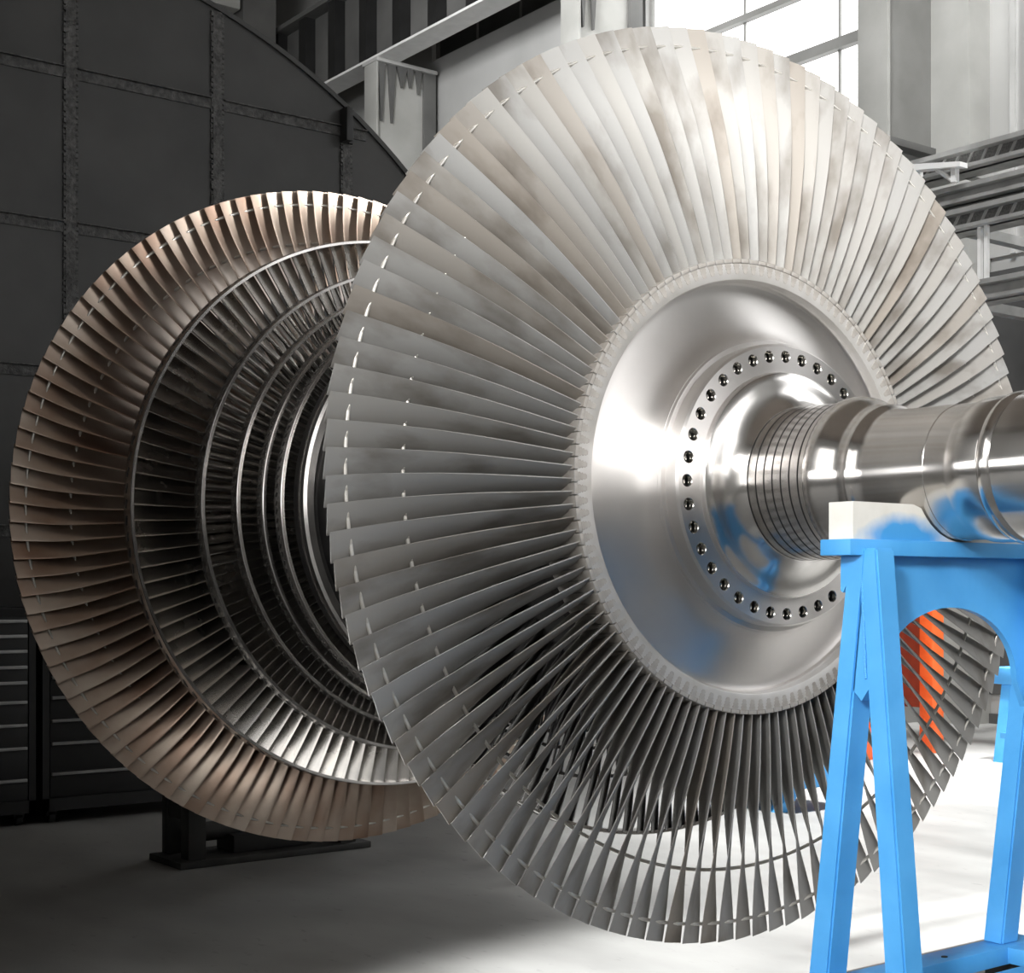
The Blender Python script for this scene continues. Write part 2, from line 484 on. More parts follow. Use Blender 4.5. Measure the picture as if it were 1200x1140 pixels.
# ---- drum between the two flows and the rear shaft end
def mir(s): return -1.822 - s
D = [(-.066, .02), (-.066, .43), (-.12, .43), (-.14, .47), (-.245, .47), (-.25, .46), (-.42, .46), (-.60, .48), (-.70, .50), (-.70, .52), (-.735, .54), (-.775, .54), (-.785, .50)]
D2 = [(mir(s), r) for s, r in reversed(D)]
bm = bmesh.new()
lathe(bm, D + D2, 200)
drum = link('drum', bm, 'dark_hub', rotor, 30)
bm = bmesh.new()
lathe(bm, [(-1.062, .5405), (-1.050, .5465), (-1.034, .5475), (-1.022, .5450), (-1.016, .5380), (-1.016, .52), (-1.062, .52)], 200, closed=True)
link('inlet_rim', bm, 'ring', rotor, 30)
bm = bmesh.new()
RS = [(-1.88, 0), (-1.88, .30), (-1.94, .30), (-1.95, .20), (-2.0, .165), (-2.2, .16), (-2.24, .135), (-2.75, .135), (-2.75, 0)]
lathe(bm, RS, 96)
link('shaft', bm, 'steel', rotor, 30)

# ---- far last-stage disc (seen from its inlet side)
bm = bmesh.new()
lathe(bm, [(-1.756, .02), (-1.756, .490), (-1.888, .490), (-1.888, .02)], 160)
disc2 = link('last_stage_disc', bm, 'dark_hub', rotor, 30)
def far_blade():
    bm = last_blade_bm(-1)
    bmesh.ops.translate(bm, verts=bm.verts, vec=(-1.822 * K, 0, 0))
    return bm
fst = [i for i in range(NB) if 62 < math.degrees(ang(i, NB)) % 360 < 128]
fst.sort(key=lambda i: abs((math.degrees(ang(i, NB)) % 360) - 95))
fst = set(fst[:23])
p2 = link('brown_blade', far_blade(), ['blade_brown', 'root', 'wire'], disc2, 35)
ringcopy(p2, disc2, [ang(i, NB) for i in range(NB) if i not in fst])
merged_row('brown_blade_bunch', far_blade, ['blade_brown', 'root', 'wire'], disc2, [ang(i, NB) for i in sorted(fst)], 35)
lacing(disc2, .959, -1.822); lacing(disc2, .842, -1.822)

# ---- shrouded stages: outer radius, far edge of the band, band width, hub radius, number of blades
STAGES = [(.7985, -1.545, .050, .465, 118), (.685, -1.357, .046, .46, 150), (.623, -1.277, .040, .46, 160), (.5865, -1.206, .042, .47, 165), (.572, -1.131, .040, .49, 165)]
def stage_blade(R, r0, cl, cr, b0, b1, nr, nc, mirror, s0):
    def f():
        bm = bmesh.new()
        airfoil(bm, r0, R, lambda r: cr + (cl - cr) * (r - r0) / (R - r0), lambda r: b0 + (b1 - b0) * (r - r0) / (R - r0), lambda r: .12, lambda r: .12, nr, nc, mirror, s0=s0)
        return bm
    return f
def shroud(R, sa, wd, n, mirrored=False):
    bm = bmesh.new()
    t = .009
    f = (lambda s: mir(s)) if mirrored else (lambda s: s)
    lathe(bm, [(f(sa), R - t), (f(sa), R - .001), (f(sa + .002), R), (f(sa + wd - .002), R - .0005), (f(sa + wd), R - .002), (f(sa + wd), R - t)], 240, closed=True)
    # riveted tenons let into the band, one per blade
    for k in range(n):
        a = 2 * PI * (k + .5) / n
        er = Vector((0, math.sin(a), math.cos(a))); et = Vector((0, math.cos(a), -math.sin(a)))
        sc = f(sa + wd * .36); hs = wd * .13; ht = 2 * PI * R / n * .30
        q = []
        for ds, dt in ((-1, -.55), (-.4, -1), (1, .55), (.4, 1)):
            q.append((Vector((sc, 0, 0)) + Vector((ds * hs, 0, 0)) + er * (R + .0006) + et * (dt * ht)) * K)
        prism(bm, q, er * (-.003 * K), 1)
    return bm
for si, (R, sa, wd, rh, n) in enumerate(STAGES):
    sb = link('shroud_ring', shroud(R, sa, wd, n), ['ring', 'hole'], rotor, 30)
    s0 = sa + wd * .5
    if si == 0:
        fn = stage_blade(R - .008, rh, .058, .080, 62, 30, 10, 8, -1, s0)
        hid = [i for i in range(n) if 55 < math.degrees(ang(i, n)) % 360 < 125]
        hid.sort(key=lambda i: abs(math.degrees(ang(i, n)) % 360 - 90)); hid = set(hid[:18])
        pp = link('polished_blade', fn(), 'blade_polished', sb, 40)
        ringcopy(pp, sb, [ang(i, n) for i in range(n) if i not in hid])
        merged_row('polished_blade_bunch', fn, 'blade_polished', sb, [ang(i, n) for i in sorted(hid)], 40)
    else:
        cw = {1: .036, 2: .028, 3: .026, 4: .024}[si]
        merged_row('short_blade_row', stage_blade(R - .006, rh, cw, cw, 62, 56, 4, 6, -1, s0), 'blade_polished', sb, [ang(i, n) for i in range(n)], 40)
    # the mirrored stage behind the near disc, its shade painted in as dark metal
    sm = link('shroud_ring', shroud(R, sa, wd, n, True), ['ring', 'hole'], rotor, 30)
    cl, cr = (.085, .095) if si == 0 else (.034, .034)
    merged_row('shade_toned_blade_row', stage_blade(R - .006, rh, cl, cr, 66, 46 if si == 0 else 56, 6 if si == 0 else 2, 5, 1, mir(s0)), 'dark_hub', sm, [ang(i, n) for i in range(n)], 40)

# ------------------------------------------------------------------ blue support stand
S0 = .627
stand = thing('support_stand', W(S0, 0, -1.0563), 'bright blue welded steel stand holding up the near end of the shaft', 'stand')
def lp(s, w, z): return (W(s, w, z) - W(S0, 0, -1.0563))
ZB = -1.0563
FB = -.992              # underside of the foot beams (they stand on pads)
def leg(s_top, s_bot, w0, w1, ts_top=.044, ts_bot=.051):
    bm = bmesh.new()
    zt, zb = -.150, -.957
    def quad(s, t, z): return [lp(s - t/2, w0, z), lp(s + t/2, w0, z), lp(s + t/2, w1, z), lp(s - t/2, w1, z)]
    v = hexa(bm, quad(s_bot, ts_bot, zb), quad(s_top, ts_top, zt))
    bmesh.ops.bevel(bm, geom=list({e for x in v for e in x.link_edges}), offset=.006, segments=2, affect='EDGES')
    return bm
for w0, w1 in ((-.280, -.226), (.228, .282)):
    link('leg', leg(.632, .529, w0, w1), 'blue', stand, 40)
    link('leg', leg(.6560, .727, w0 + .002, w1 - .002, .042), 'blue', stand, 40)
    # recessed plate, weld seam and lug where the two legs meet
    sgn = -1 if w0 < 0 else 1
    wo = w0 if w0 < 0 else w1
    bm = bmesh.new()
    prism(bm, [lp(.620, wo - sgn * .004, -.158), lp(.660, wo - sgn * .004, -.158), lp(.660, wo - sgn * .004, -.40), lp(.640, wo - sgn * .004, -.425), lp(.612, wo - sgn * .004, -.40)], lp(0, wo - sgn * .046, 0) - lp(0, wo - sgn * .004, 0))
    link('gusset', bm, 'blue', stand, 40)
    bm = bmesh.new()
    for k in range(60):
        z = -.170 - k * .0036
        r = bmesh.ops.create_icosphere(bm, subdivisions=1, radius=.0055)
        bmesh.ops.translate(bm, verts=r['verts'], vec=lp(.640 + .0002 * k + random.uniform(-.0005, .0005), wo - sgn * .003, z))
    link('weld_seam', bm, 'blue', stand, 60)
    bm = bmesh.new()
    prism(bm, [lp(.625, wo - sgn * .004, -.160), lp(.588, wo - sgn * .004, -.160), lp(.587, wo - sgn * .004, -.226), lp(.593, wo - sgn * .004, -.230), lp(.608, wo - sgn * .004, -.206), lp(.625, wo - sgn * .004, -.206)], lp(0, wo - sgn * .048, 0) - lp(0, wo - sgn * .004, 0))
    link('lug', bm, 'blue', stand)
# web panel with an arched cut-out
bm = bmesh.new()
pts = [lp(.600, -.232, -.158), lp(.600, .232, -.158), lp(.600, .232, -.47), lp(.600, .205, -.415)]
for i in range(25):
    t = PI * i / 24
    pts.append(lp(.600, .2 * math.cos(t), -.405 + .146 * math.sin(t)))
pts += [lp(.600, -.205, -.415), lp(.600, -.232, -.47)]
prism(bm, pts, (.014 * K, 0, 0))
link('web_panel', bm, 'blue', stand, 30)
# foot beams: two along the span, two across
def beam(a, b, name='foot_beam'):
    bm = bmesh.new(); box(bm, a, b, 0, .006)
    return link(name, bm, 'blue', stand, 40)
beam(lp(.500, -.36, FB), lp(.572, .34, -.955))
beam(lp(.690, -.36, FB), lp(.762, .34, -.955))
for w in (-.253, .255):
    beam(lp(.560, w - .03, FB + .002), lp(.700, w + .03, -.956))
bm = bmesh.new()
cyl(bm, lp(.545, .06, -.956), lp(.545, .06, -.9535), .010, 12)
link('plug', bm, 'rubber', stand, 30)
for s, w in ((.536, -.31), (.536, .295), (.726, -.31), (.726, .295)):
    bm = bmesh.new(); box(bm, lp(s - .045, w - .045, ZB), lp(s + .045, w + .045, FB + .001), 0, .004)
    link('foot_pad', bm, 'rubber', stand, 40)
# top plate and bearing saddle
bm = bmesh.new(); box(bm, lp(.568, -.310, -.163), lp(.645, .310, -.1336), 0, .004)
link('top_plate', bm, 'blue', stand, 40)
bm = bmesh.new()
RB = .1328
pts = [(-.297, -.1335), (-.297, -.066), (-.136, -.066)]
# concave seat: from the horn lips down to a flat-bottomed arc under the shaft
a0 = math.radians(56)
lip = [(-.146, -.066), (-.1225, -.0735)]
seat = []
for i in range(21):
    a = -a0 + 2 * a0 * i / 20
    seat.append(((RB + .005) * math.sin(a), .0045 - (RB + .005) * math.cos(a)))
right = [(.136, -.066), (.297, -.066), (.297, -.1335)]
out = pts + seat + right
# flatten anything below the plate top
prism(bm, [lp(.578, w, z) for w, z in out] , (.061 * K, 0, 0))
bmesh.ops.remove_doubles(bm, verts=bm.verts, dist=1e-5)
sd = link('bearing_saddle', bm, 'saddle', stand, 30)
sd['label'] = 'pale saddle block with blue overspray'

# grey bed plate the stand is on
bm = bmesh.new(); box(bm, W(.2, -.75, -1.1563), W(1.5, .64, ZB), 0, .01)
tag(link('bed_plate', bm, 'bed', None, 40), 'low grey steel bed plate on the floor under the blue stand', 'bed plate')

# ------------------------------------------------------------------ rear pedestal
ped = thing('pedestal', W(-2.64, .08, -1.1563), 'dark grey steel pedestal on floor under the brown bladed far end', 'stand')
def pp_(s, w, z): return W(s, w, z) - W(-2.64, .08, -1.1563)
bm = bmesh.new(); box(bm, pp_(-2.775, -.265, -1.1563), pp_(-2.50, .435, -1.133), 0, .006); link('base_plate', bm, 'ped', ped, 40)
for w0, w1 in ((-.225, -.165), (.33, .39)):
    for s0, s1 in ((-2.765, -2.715), (-2.60, -2.53)):
        bm = bmesh.new(); box(bm, pp_(s0, w0, -1.135), pp_(s1, w1, -.16), 0, .006); link('post', bm, 'ped', ped, 40)
    bm = bmesh.new(); box(bm, pp_(-2.72, w0 + .005, -1.005), pp_(-2.59, w1 - .005, -.25), 0, .004); link('side_plate', bm, 'ped', ped, 40)
bm = bmesh.new()
pts = [(-.25, -.165), (-.25, -.06)] + [(.1355 * math.sin(-1.05 + 2.1 * i / 16), -.1355 * math.cos(-1.05 + 2.1 * i / 16)) for i in range(17)] + [(.41, -.06), (.41, -.165)]
prism(bm, [pp_(-2.76, w, z) for w, z in pts], (.24 * K, 0, 0)); link('bearing_saddle', bm, 'ped', ped, 30)
bm = bmesh.new()
cyl(bm, pp_(-2.66, -.17, -1.06), pp_(-2.66, .35, -1.06), .05, 14); link('cross_tube', bm, 'ped', ped, 40)
bm = bmesh.new(); box(bm, pp_(-2.72, -.05, -1.133), pp_(-2.57, .24, -1.07), 0, .01); link('jack_block', bm, 'cab', ped, 40)

# ------------------------------------------------------------------ drawer cabinets
def cabinet(w0, w1, tops, label, bottom_drawer):
    s1 = -3.85; z0, z1 = -1.105, -.306
    base = W(s1 - .22, (w0 + w1) / 2, -1.1563)
    t = thing('drawer_cabinet', base, label, 'cabinet', 'workshop drawer cabinets')
    q = lambda s, w, z: W(s, w, z) - base
    bm = bmesh.new(); box(bm, q(s1 - .44, w0, z0), q(s1 - .008, w1, z1), 0, .004)
    # front frame
    box(bm, q(s1 - .012, w0, z0), q(s1, w0 + .026, z1)); box(bm, q(s1 - .012, w1 - .026, z0), q(s1, w1, z1))
    box(bm, q(s1 - .012, w0, z0), q(s1, w1, z0 + .05)); box(bm, q(s1 - .012, w0, z1 - .02), q(s1, w1, z1))
    box(bm, q(s1 - .45, w0 - .004, z1), q(s1 + .006, w1 + .004, z1 + .012))
    link('body', bm, 'cab', t, 40)
    zs = tops + [bottom_drawer]
    for a, b in zip(zs, zs[1:]):
        bm = bmesh.new(); box(bm, q(s1 - .012, w0 + .030, b + .006), q(s1 - .003, w1 - .030, a + .008), 0, .002)
        d = link('drawer', bm, 'cab', t, 40)
        bm = bmesh.new(); box(bm, q(s1 - .004, w0 + .034, a - .006), q(s1 + .010, w1 - .034, a + .006), 0, .003)
        link('handle', bm, 'cabh', d, 40)
    for s, w in ((s1 - .06, w0 + .05), (s1 - .06, w1 - .05), (s1 - .38, w0 + .05), (s1 - .38, w1 - .05)):
        bm = bmesh.new()
        cyl(bm, q(s, w - .012, -1.1333), q(s, w + .012, -1.1333), .023 * K, 16)
        box(bm, q(s - .014, w - .02, -1.128), q(s + .014, w + .02, -1.104))
        link('caster', bm, 'rubber', t, 40)
    return t
cabinet(-1.006, -.306, [-.347, -.406, -.466, -.528, -.589, -.666, -.757, -.848, -.974], 'black drawer cabinet with many thin drawers at the left edge of the photo', -1.055)
cabinet(-.281, .419, [-.347, -.425, -.50, -.575, -.654, -.746, -.837, -.958], 'black drawer cabinet partly hidden behind the brown bladed far end', -1.055)

# ------------------------------------------------------------------ round bulkhead behind
CW, CZ, CR = -.1394, -.0739, 2.772
bk = thing('round_bulkhead', W(-4.6, CW, -1.1563), 'huge dark round steel bulkhead with welded grid stiffeners behind the rotor', 'bulkhead')
bq = lambda s, w, z: W(s, w, z) - W(-4.6, CW, -1.1563)
bm = bmesh.new()
zf = -1.1563 - CZ
a_end = PI - math.acos(min(1, -zf / CR))
outl = []
for i in range(121):
    a = -a_end + 2 * a_end * i / 120
    outl.append((CW + CR * math.sin(a), CZ + CR * math.cos(a)))
prism(bm, [bq(-4.6, w, z) for w, z in outl], (-.07 * K, 0, 0))
link('plate', bm, 'bunker', bk, 30)
def chord_z(w): return CZ + math.sqrt(max(0, CR ** 2 - (w - CW) ** 2))
def chord_w(z): return math.sqrt(max(0, CR ** 2 - (z - CZ) ** 2))
VW = [-1.95, -1.275, -.60, .071, .748, 1.419, 2.09]
HZ = [2.092, 1.400, .745, .036, -.64]
for w in VW:
    bm = bmesh.new()
    zt = chord_z(w) - .02
    box(bm, bq(-4.6, w - .022, -1.156), bq(-4.588, w + .022, zt), 0)
    for e in (-.026, .026):   # rough weld bead
        n = 150
        for k in range(n):
            z = -1.1 + (zt + 1.1) * k / n
            box(bm, bq(-4.6, w + e - .005, z), bq(-4.592 + random.uniform(0, .005), w + e + .005 + random.uniform(0, .003), z + (zt + 1.1) / n * random.uniform(.55, .98)), 0)
    link('stiffener', bm, 'weld', bk, 40)
for z in HZ:
    c = chord_w(z) - .03
    edges = [CW - c] + [w for w in VW if CW - c < w < CW + c] + [CW + c]
    bm = bmesh.new()
    for a, b in zip(edges, edges[1:]):
        box(bm, bq(-4.6, a + .03, z - .026), bq(-4.592, b - .03, z + .020), 0)
        box(bm, bq(-4.6, a + .03, z + .020), bq(-4.575, b - .03, z + .026), 0)
    link('stiffener', bm, 'weld', bk, 40)
bm = bmesh.new()
box(bm, bq(-4.6, 1.385, 2.03), bq(-4.52, 1.42, 2.20), 0, .01); box(bm, bq(-4.6, 1.42, 2.03), bq(-4.57, 1.45, 2.15), 0, .01)
link('hinge_bracket', bm, 'cab', bk, 40)
bm = bmesh.new()
pr = [(bq(-4.60, w, z)) for w, z in outl]
for (w0, z0), (w1, z1) in zip(outl, outl[1:]):
    r0 = ((CR + .012) / CR)
    f = lambda w, z, k: (CW + (w - CW) * k, CZ + (z - CZ) * k)
    A = [f(w0, z0, .996), f(w1, z1, .996), f(w1, z1, r0), f(w0, z0, r0)]
    hexa(bm, [bq(-4.585, *p) for p in A], [bq(-5.6, *p) for p in A])
link('rim_band', bm, 'bunker', bk, 40)

# ------------------------------------------------------------------ hall: floor, walls, ceiling
def struct(name, bm, m, smooth=None):
    o = link(name, bm, m, None, smooth); o['kind'] = 'structure'; return o
SMIN, SMAX, WN, WF, ZC = -20.0, 7.0, -7.5, 6.9, 8.6
ZF = -1.1563
bm = bmesh.new(); box(bm, W(SMIN, WN, ZF - .1), W(SMAX, WF, ZF)); struct('floor', bm, 'floor')
bm = bmesh.new(); box(bm, W(SMIN, WN, ZC), W(SMAX, WF, ZC + .1)); struct('ceiling', bm, 'ceil')
def wall_x(name, s0, s1, m='wall'):
    bm = bmesh.new(); box(bm, W(s0, WN, ZF), W(s1, WF, ZC)); struct(name, bm, m)
wall_x('wall_west', SMIN - .1, SMIN)
wall_x('wall_east', SMAX + .06, SMAX + .16)
# far wall with window bays: openings as (s0, s1, z0, z1)
def wall_w(name, w, th, opens, m):
    bm = bmesh.new()
    ss = sorted({SMIN, SMAX, *[o[0] for o in opens], *[o[1] for o in opens]})
    for a, b in zip(ss, ss[1:]):
        o = [q for q in opens if q[0] <= a and q[1] >= b]
        if not o: box(bm, W(a, w, ZF), W(b, w + th, ZC))
        else:
            z = ZF
            for q in sorted(o, key=lambda q: q[2]):
                if q[2] > z: box(bm, W(a, w, z), W(b, w + th, q[2]))
                z = q[3]
            if z < ZC: box(bm, W(a, w, z), W(b, w + th, ZC))
    return struct(name, bm, m)
FARW = 6.25
bm = bmesh.new(); box(bm, W(-4.5, -1.50, ZF), W(-1.15, -1.42, 2.4)); struct('wall_light_block', bm, 'bunker')  # added wall out of view, keeps window light off the left side
far_open = [(-8.3, -5.66, .9, 7.8), (-12.0, -9.65, 5.43, 7.8), (.8, 3.6, 3.2, 6.8), (3.7, 6.5, 3.2, 6.8)]  # last two openings added out of view, for panes the web reflects
wall_w('wall_north', FARW, .65, far_open, 'wall')
near_open = [(-12.0, -.3, .1, 1.2), (-.2, 2.15, -.1, 5.8), (2.2, 4.5, -.1, 5.8), (4.55, 6.9, -.1, 5.8)]  # unseen: strip added for the shaft highlight, tall ones sized to brighten the web
wall_w('wall_south', WN - .1, .1, near_open, 'wall')
nw = 0
def window(s0, s1, z0, z1, w, mat_p, vs, hs, d=.05):
    global nw
    nw += 1
    fr = bmesh.new()
    e = .035
    box(fr, W(s0, w, z0), W(s1, w + d, z0 + e)); box(fr, W(s0, w, z1 - e), W(s1, w + d, z1))
    box(fr, W(s0, w, z0), W(s0 + e, w + d, z1)); box(fr, W(s1 - e, w, z0), W(s1, w + d, z1))
    for v in vs: box(fr, W(v - .008, w + .01, z0), W(v + .008, w + d, z1))
    for h_, t in hs: box(fr, W(s0, w - .03, h_ - t / 2), W(s1, w + d, h_ + t / 2))
    f = struct('window_%d' % nw, fr, 'colweb' if w > 0 else 'colm')
    pb = bmesh.new(); box(pb, W(s0 + .01, w + d * .6, z0 + .01), W(s1 - .01, w + d * .8, z1 - .01))
    p = link('pane', pb, mat_p, f)
    return f
window(-8.3, -5.66, .9, 7.8, FARW + .05, 'pane', [-7.05, -5.94], [(4.53, .05), (4.03, .085), (2.6, .06)])
window(-12.0, -9.65, 5.43, 7.8, FARW + .05, 'darkpanel', [-11.2, -10.4], [(5.9, .03)])
for a, b, c, d_ in far_open[2:]:
    window(a, b, c, d_, FARW + .05, 'glow_north', [(a * 2 + b) / 3, (a + 2 * b) / 3], [(4.03, .085), (5.6, .05)])
# added glowing panes in the east end wall, out of view, for web reflections
fr = bmesh.new()
for z0, z1 in ((.70, .76), (2.3, 2.35), (3.9, 3.96)): box(fr, W(SMAX, -1.5, z0), W(SMAX + .06, 4.5, z1))
for w_ in (-1.5, .47, 2.47, 4.44): box(fr, W(SMAX, w_, .70), W(SMAX + .06, w_ + .06, 3.96))
nw += 1
f = struct('window_%d' % nw, fr, 'colm')
pb = bmesh.new(); box(pb, W(SMAX + .03, -1.45, .75), W(SMAX + .05, 4.46, 3.92)); struct('pane', pb, 'glow_east').parent = f
for a, b, c, d_ in near_open:
    window(a, b, c, d_, WN - .08, 'glow_strip' if a < -3 else 'pane_side', [(a * 2 + b) / 3, (a + 2 * b) / 3], [] if a < -3 else [(1.9, .05), (3.9, .05)])
# bright sheet between the two right-hand columns and the wall foot
bm = bmesh.new(); box(bm, W(-4.376, FARW - .02, 2.1), W(-1.2, FARW, 8.0)); struct('wall_north_sheet', bm, 'wallm')
for s in (-4.16, -2.9):
    bm = bmesh.new(); box(bm, W(s - .02, FARW - .045, 2.1), W(s + .02, FARW - .015, 8.0)); struct('trim_%d' % (1 if s < -4 else 2), bm, 'flange')
bm = bmesh.new(); box(bm, W(-4.4, FARW - .03, -.95), W(-1.0, FARW, 2.0)); struct('wall_north_lower', bm, 'darkpanel')
bm = bmesh.new(); box(bm, W(SMIN, FARW - .03, ZF), W(SMAX, FARW, ZF + .07)); struct('baseboard_north', bm, 'darkpanel')

# building columns along the far wall: H-sections with the web seen from the side, stiffened under the girder
def column(s0, s1, label, ribs):
    base = W((s0 + s1) / 2, 5.85, ZF)
    o = thing('building_column', base, label, 'column', 'steel columns along the far wall')
    q = lambda s, w, z: W(s, w, z) - base
    zt = 5.25
    bm = bmesh.new(); box(bm, q(s0, 5.50, ZF), q(s1, 5.525, zt), 0, .004); link('flange', bm, 'colm', o, 40)
    bm = bmesh.new(); box(bm, q(s0, 6.06, ZF), q(s1, 6.20, zt), 0, .004); link('flange', bm, 'girder', o, 40)
    bm = bmesh.new(); box(bm, q(s1 - .07, 5.52, ZF), q(s1 - .04, 6.07, zt)); link('web', bm, 'colm', o)
    bm = bmesh.new(); box(bm, q(s0 - .03, 5.49, zt - .02), q(s1 + .03, 6.20, zt + .018), 0, .004); link('cap_plate', bm, 'flange', o, 40)
    for w, dz, hw in ribs:
        bm = bmesh.new()
        prism(bm, [q(s1 - .045, w - hw, zt - .02), q(s1 - .045, w + hw, zt - .02), q(s1 - .045, w + hw * .1, zt - .02 - dz), q(s1 - .045, w - hw * .1, zt - .02 - dz)], (.04 * K, 0, 0))
        link('rib', bm, 'girder', o)
    return o
column(-12.084, -11.829, 'grey steel column under the crane girder, nearest the round bulkhead', [(5.568, .60, .04), (5.686, .60, .045), (5.806, .21, .06), (5.90, .19, .04), (6.0, .24, .035)])
column(-8.542, -8.276, 'grey steel column just left of the bright window, topped with hanging ribs', [(5.56, .60, .045), (5.67, .60, .045), (5.80, .21, .05), (5.92, .2, .04)])

base = W(-4.8, 6.0, ZF)
o = thing('building_column', base, 'broad pale grey column with deep side recess right of the bright window', 'column', 'steel columns along the far wall')
q = lambda s, w, z: W(s, w, z) - base
bm = bmesh.new(); box(bm, q(-4.955, 5.50, ZF), q(-4.672, 5.53, 8.55), 0, .004); link('flange', bm, 'colm', o, 40)
bm = bmesh.new(); box(bm, q(-4.75, 5.53, 2.89), q(-4.72, 6.02, 8.55)); link('web', bm, 'colweb', o)
bm = bmesh.new(); box(bm, q(-4.85, 5.53, 2.84), q(-4.672, 6.02, 2.89), 0, .004); link('ledge', bm, 'girder', o, 40)
bm = bmesh.new(); box(bm, q(-4.85, 5.53, ZF), q(-4.78, 6.02, 2.84)); link('lower_web', bm, 'colweb', o)
bm = bmesh.new(); box(bm, q(-4.955, 6.0, ZF), q(-4.376, 6.24, 8.55), 0, .006); link('pilaster', bm, 'colm', o, 40)

# crane girder carried by the columns
base = W(-12, 5.6, 5.27)
g = thing('crane_girder', base, 'long dark crane runway girder with pale underside carried on the wall columns', 'girder')
q = lambda s, w, z: W(s, w, z) - base
S_A, S_B = -17.5, -5.2
bm = bmesh.new(); box(bm, q(S_A, 5.62, 5.29), q(S_B, 5.66, 6.20)); link('web', bm, 'girder', g)
bm = bmesh.new(); box(bm, q(S_A, 5.50, 5.27), q(S_B, 5.76, 5.295)); link('lower_flange', bm, 'white', g)
bm = bmesh.new(); box(bm, q(S_A, 5.47, 6.13), q(S_B, 5.78, 6.18)); link('upper_flange', bm, 'girder', g)
bm = bmesh.new(); cyl(bm, q(S_A, 5.62, 6.20), q(S_B, 5.62, 6.20), .03, 8); link('crane_rail', bm, 'colm', g, 40)
pbm = bmesh.new(); box(pbm, (0, -.10 * K, .025 * K), (.16 * K, .02 * K, .86 * K))
st = link('stiffener', pbm, 'cab', g)
for i in range(17):
    c = st if i == 0 else st.copy()
    if i: COL.objects.link(c); c.parent = g
    c.location = ((-17.1 + i * .70) * K + 12 * K, 0, 0)

# duct and brace high behind the bulkhead
base = W(-14, 4.6, 6.2)
o = thing('roof_duct', base, 'grey sheet metal duct high above the bulkhead at the upper edge', 'duct')
q = lambda s, w, z: W(s, w, z) - base
bm = bmesh.new(); box(bm, q(-17.5, 3.4, 6.24), q(-14, 5.0, 8.3), 0, .03); link('body', bm, 'colm', o, 40)
bm = bmesh.new(); box(bm, q(-17.0, 4.5, 8.3), q(-16.6, 4.9, 8.6), 0, .02); link('hanger', bm, 'girder', o, 40)
base = W(-14.6, 5.6, ZF)
o = thing('brace_post', base, 'dark post with crossed braces beside the grey duct, above the bulkhead', 'post')
q = lambda s, w, z: W(s, w, z) - base
bm = bmesh.new(); box(bm, q(-14.6, 5.03, ZF), q(-14.0, 5.42, 8.55), 0, .02); link('post', bm, 'girder', o, 40)
bm = bmesh.new()
cyl(bm, q(-14.3, 4.6, 5.6), q(-14.3, 5.1, 6.15), .08, 8); link('brace', bm, 'cab', o, 40)
bm = bmesh.new()
cyl(bm, q(-14.3, 4.85, 6.2), q(-14.3, 5.1, 5.7), .07, 8); link('brace', bm, 'cab', o, 40)

# gallery of long steel beams on the right
def gal(z0, z1, w0, label, tray):
    base = W(-1.6, w0, z0)
    o = thing('gallery_beam', base, label, 'beam', 'gallery beams on the far wall')
    q = lambda s, w, z: W(s, w, z) - base
    a, b = -4.6, 2.0
    bm = bmesh.new(); box(bm, q(a, w0, z1 - .03), q(b, w0 + .22, z1)); box(bm, q(a, w0, z0), q(b, w0 + .22, z0 + .022)); link('flange', bm, 'rack', o)
    bm = bmesh.new(); box(bm, q(a, w0 + .06, z0), q(b, w0 + .09, z1)); link('web', bm, 'mesh' if tray else 'rack', o)
    if tray:
        n = 60
        bm = bmesh.new()
        hexa(bm, [q(a, w0 + .05, z0 + .02), q(a + .02, w0 + .05, z0 + .02), q(a + .02, w0 + .065, z0 + .02), q(a, w0 + .065, z0 + .02)],
             [q(a + .05, w0 + .05, z1 - .03), q(a + .07, w0 + .05, z1 - .03), q(a + .07, w0 + .065, z1 - .03), q(a + .05, w0 + .065, z1 - .03)])
        c0 = link('lattice_bar', bm, 'rack', o)
        for i in range(1, n):
            c = c0.copy(); COL.objects.link(c); c.parent = o
            c.location = ((b - a) * i / n * K, 0, 0)
    for s in (-3.7, -1.0, 1.6):
        bm = bmesh.new(); box(bm, q(s - .04, w0 + .2, z0), q(s + .04, 6.212, z0 + .06)); link('wall_arm', bm, 'rack', o)
    return o
gal(2.349, 2.482, 5.0, 'topmost grey gallery beam with lattice web, right of the bladed disc', True)
gal(2.150, 2.257, 5.0, 'second grey gallery beam from the top, plain web, right of the bladed disc', False)
gal(1.985, 2.111, 5.0, 'third grey gallery beam from the top with lattice web', True)
gal(1.530, 1.652, 5.0, 'lowest pale gallery beam, under the dark window panel', False)
base = W(-3.95, 5.15, 2.25)
o = thing('shelf_bracket', base, 'small white triangular bracket between the two topmost gallery beams', 'bracket')
q = lambda s, w, z: W(s, w, z) - base
bm = bmesh.new()
box(bm, q(-3.94, 4.95, 2.36), q(-3.90, 4.996, 2.39)); 
hexa(bm, [q(-3.92, 4.90, 2.385), q(-3.92, 4.97, 2.385), q(-3.52, 4.97, 2.33), q(-3.52, 4.90, 2.33)], [q(-3.92, 4.90, 2.425), q(-3.92, 4.97, 2.425), q(-3.52, 4.97, 2.36), q(-3.52, 4.90, 2.36)])
link('arm', bm, 'white', o)
bm = bmesh.new(); cyl(bm, q(-3.78, 4.95, 2.39), q(-3.60, 4.95, 2.257), .022, 8); link('strut', bm, 'white', o, 40)
bm = bmesh.new(); box(bm, q(-3.62, 4.93, 2.257), q(-3.585, 4.97, 2.36)); link('upright', bm, 'white', o)
base = W(-3.49, 5.05, 1.652)
o = thing('gallery_post', base, 'thin pale double post between the third and lowest gallery beams', 'post')
q = lambda s, w, z: W(s, w, z) - base
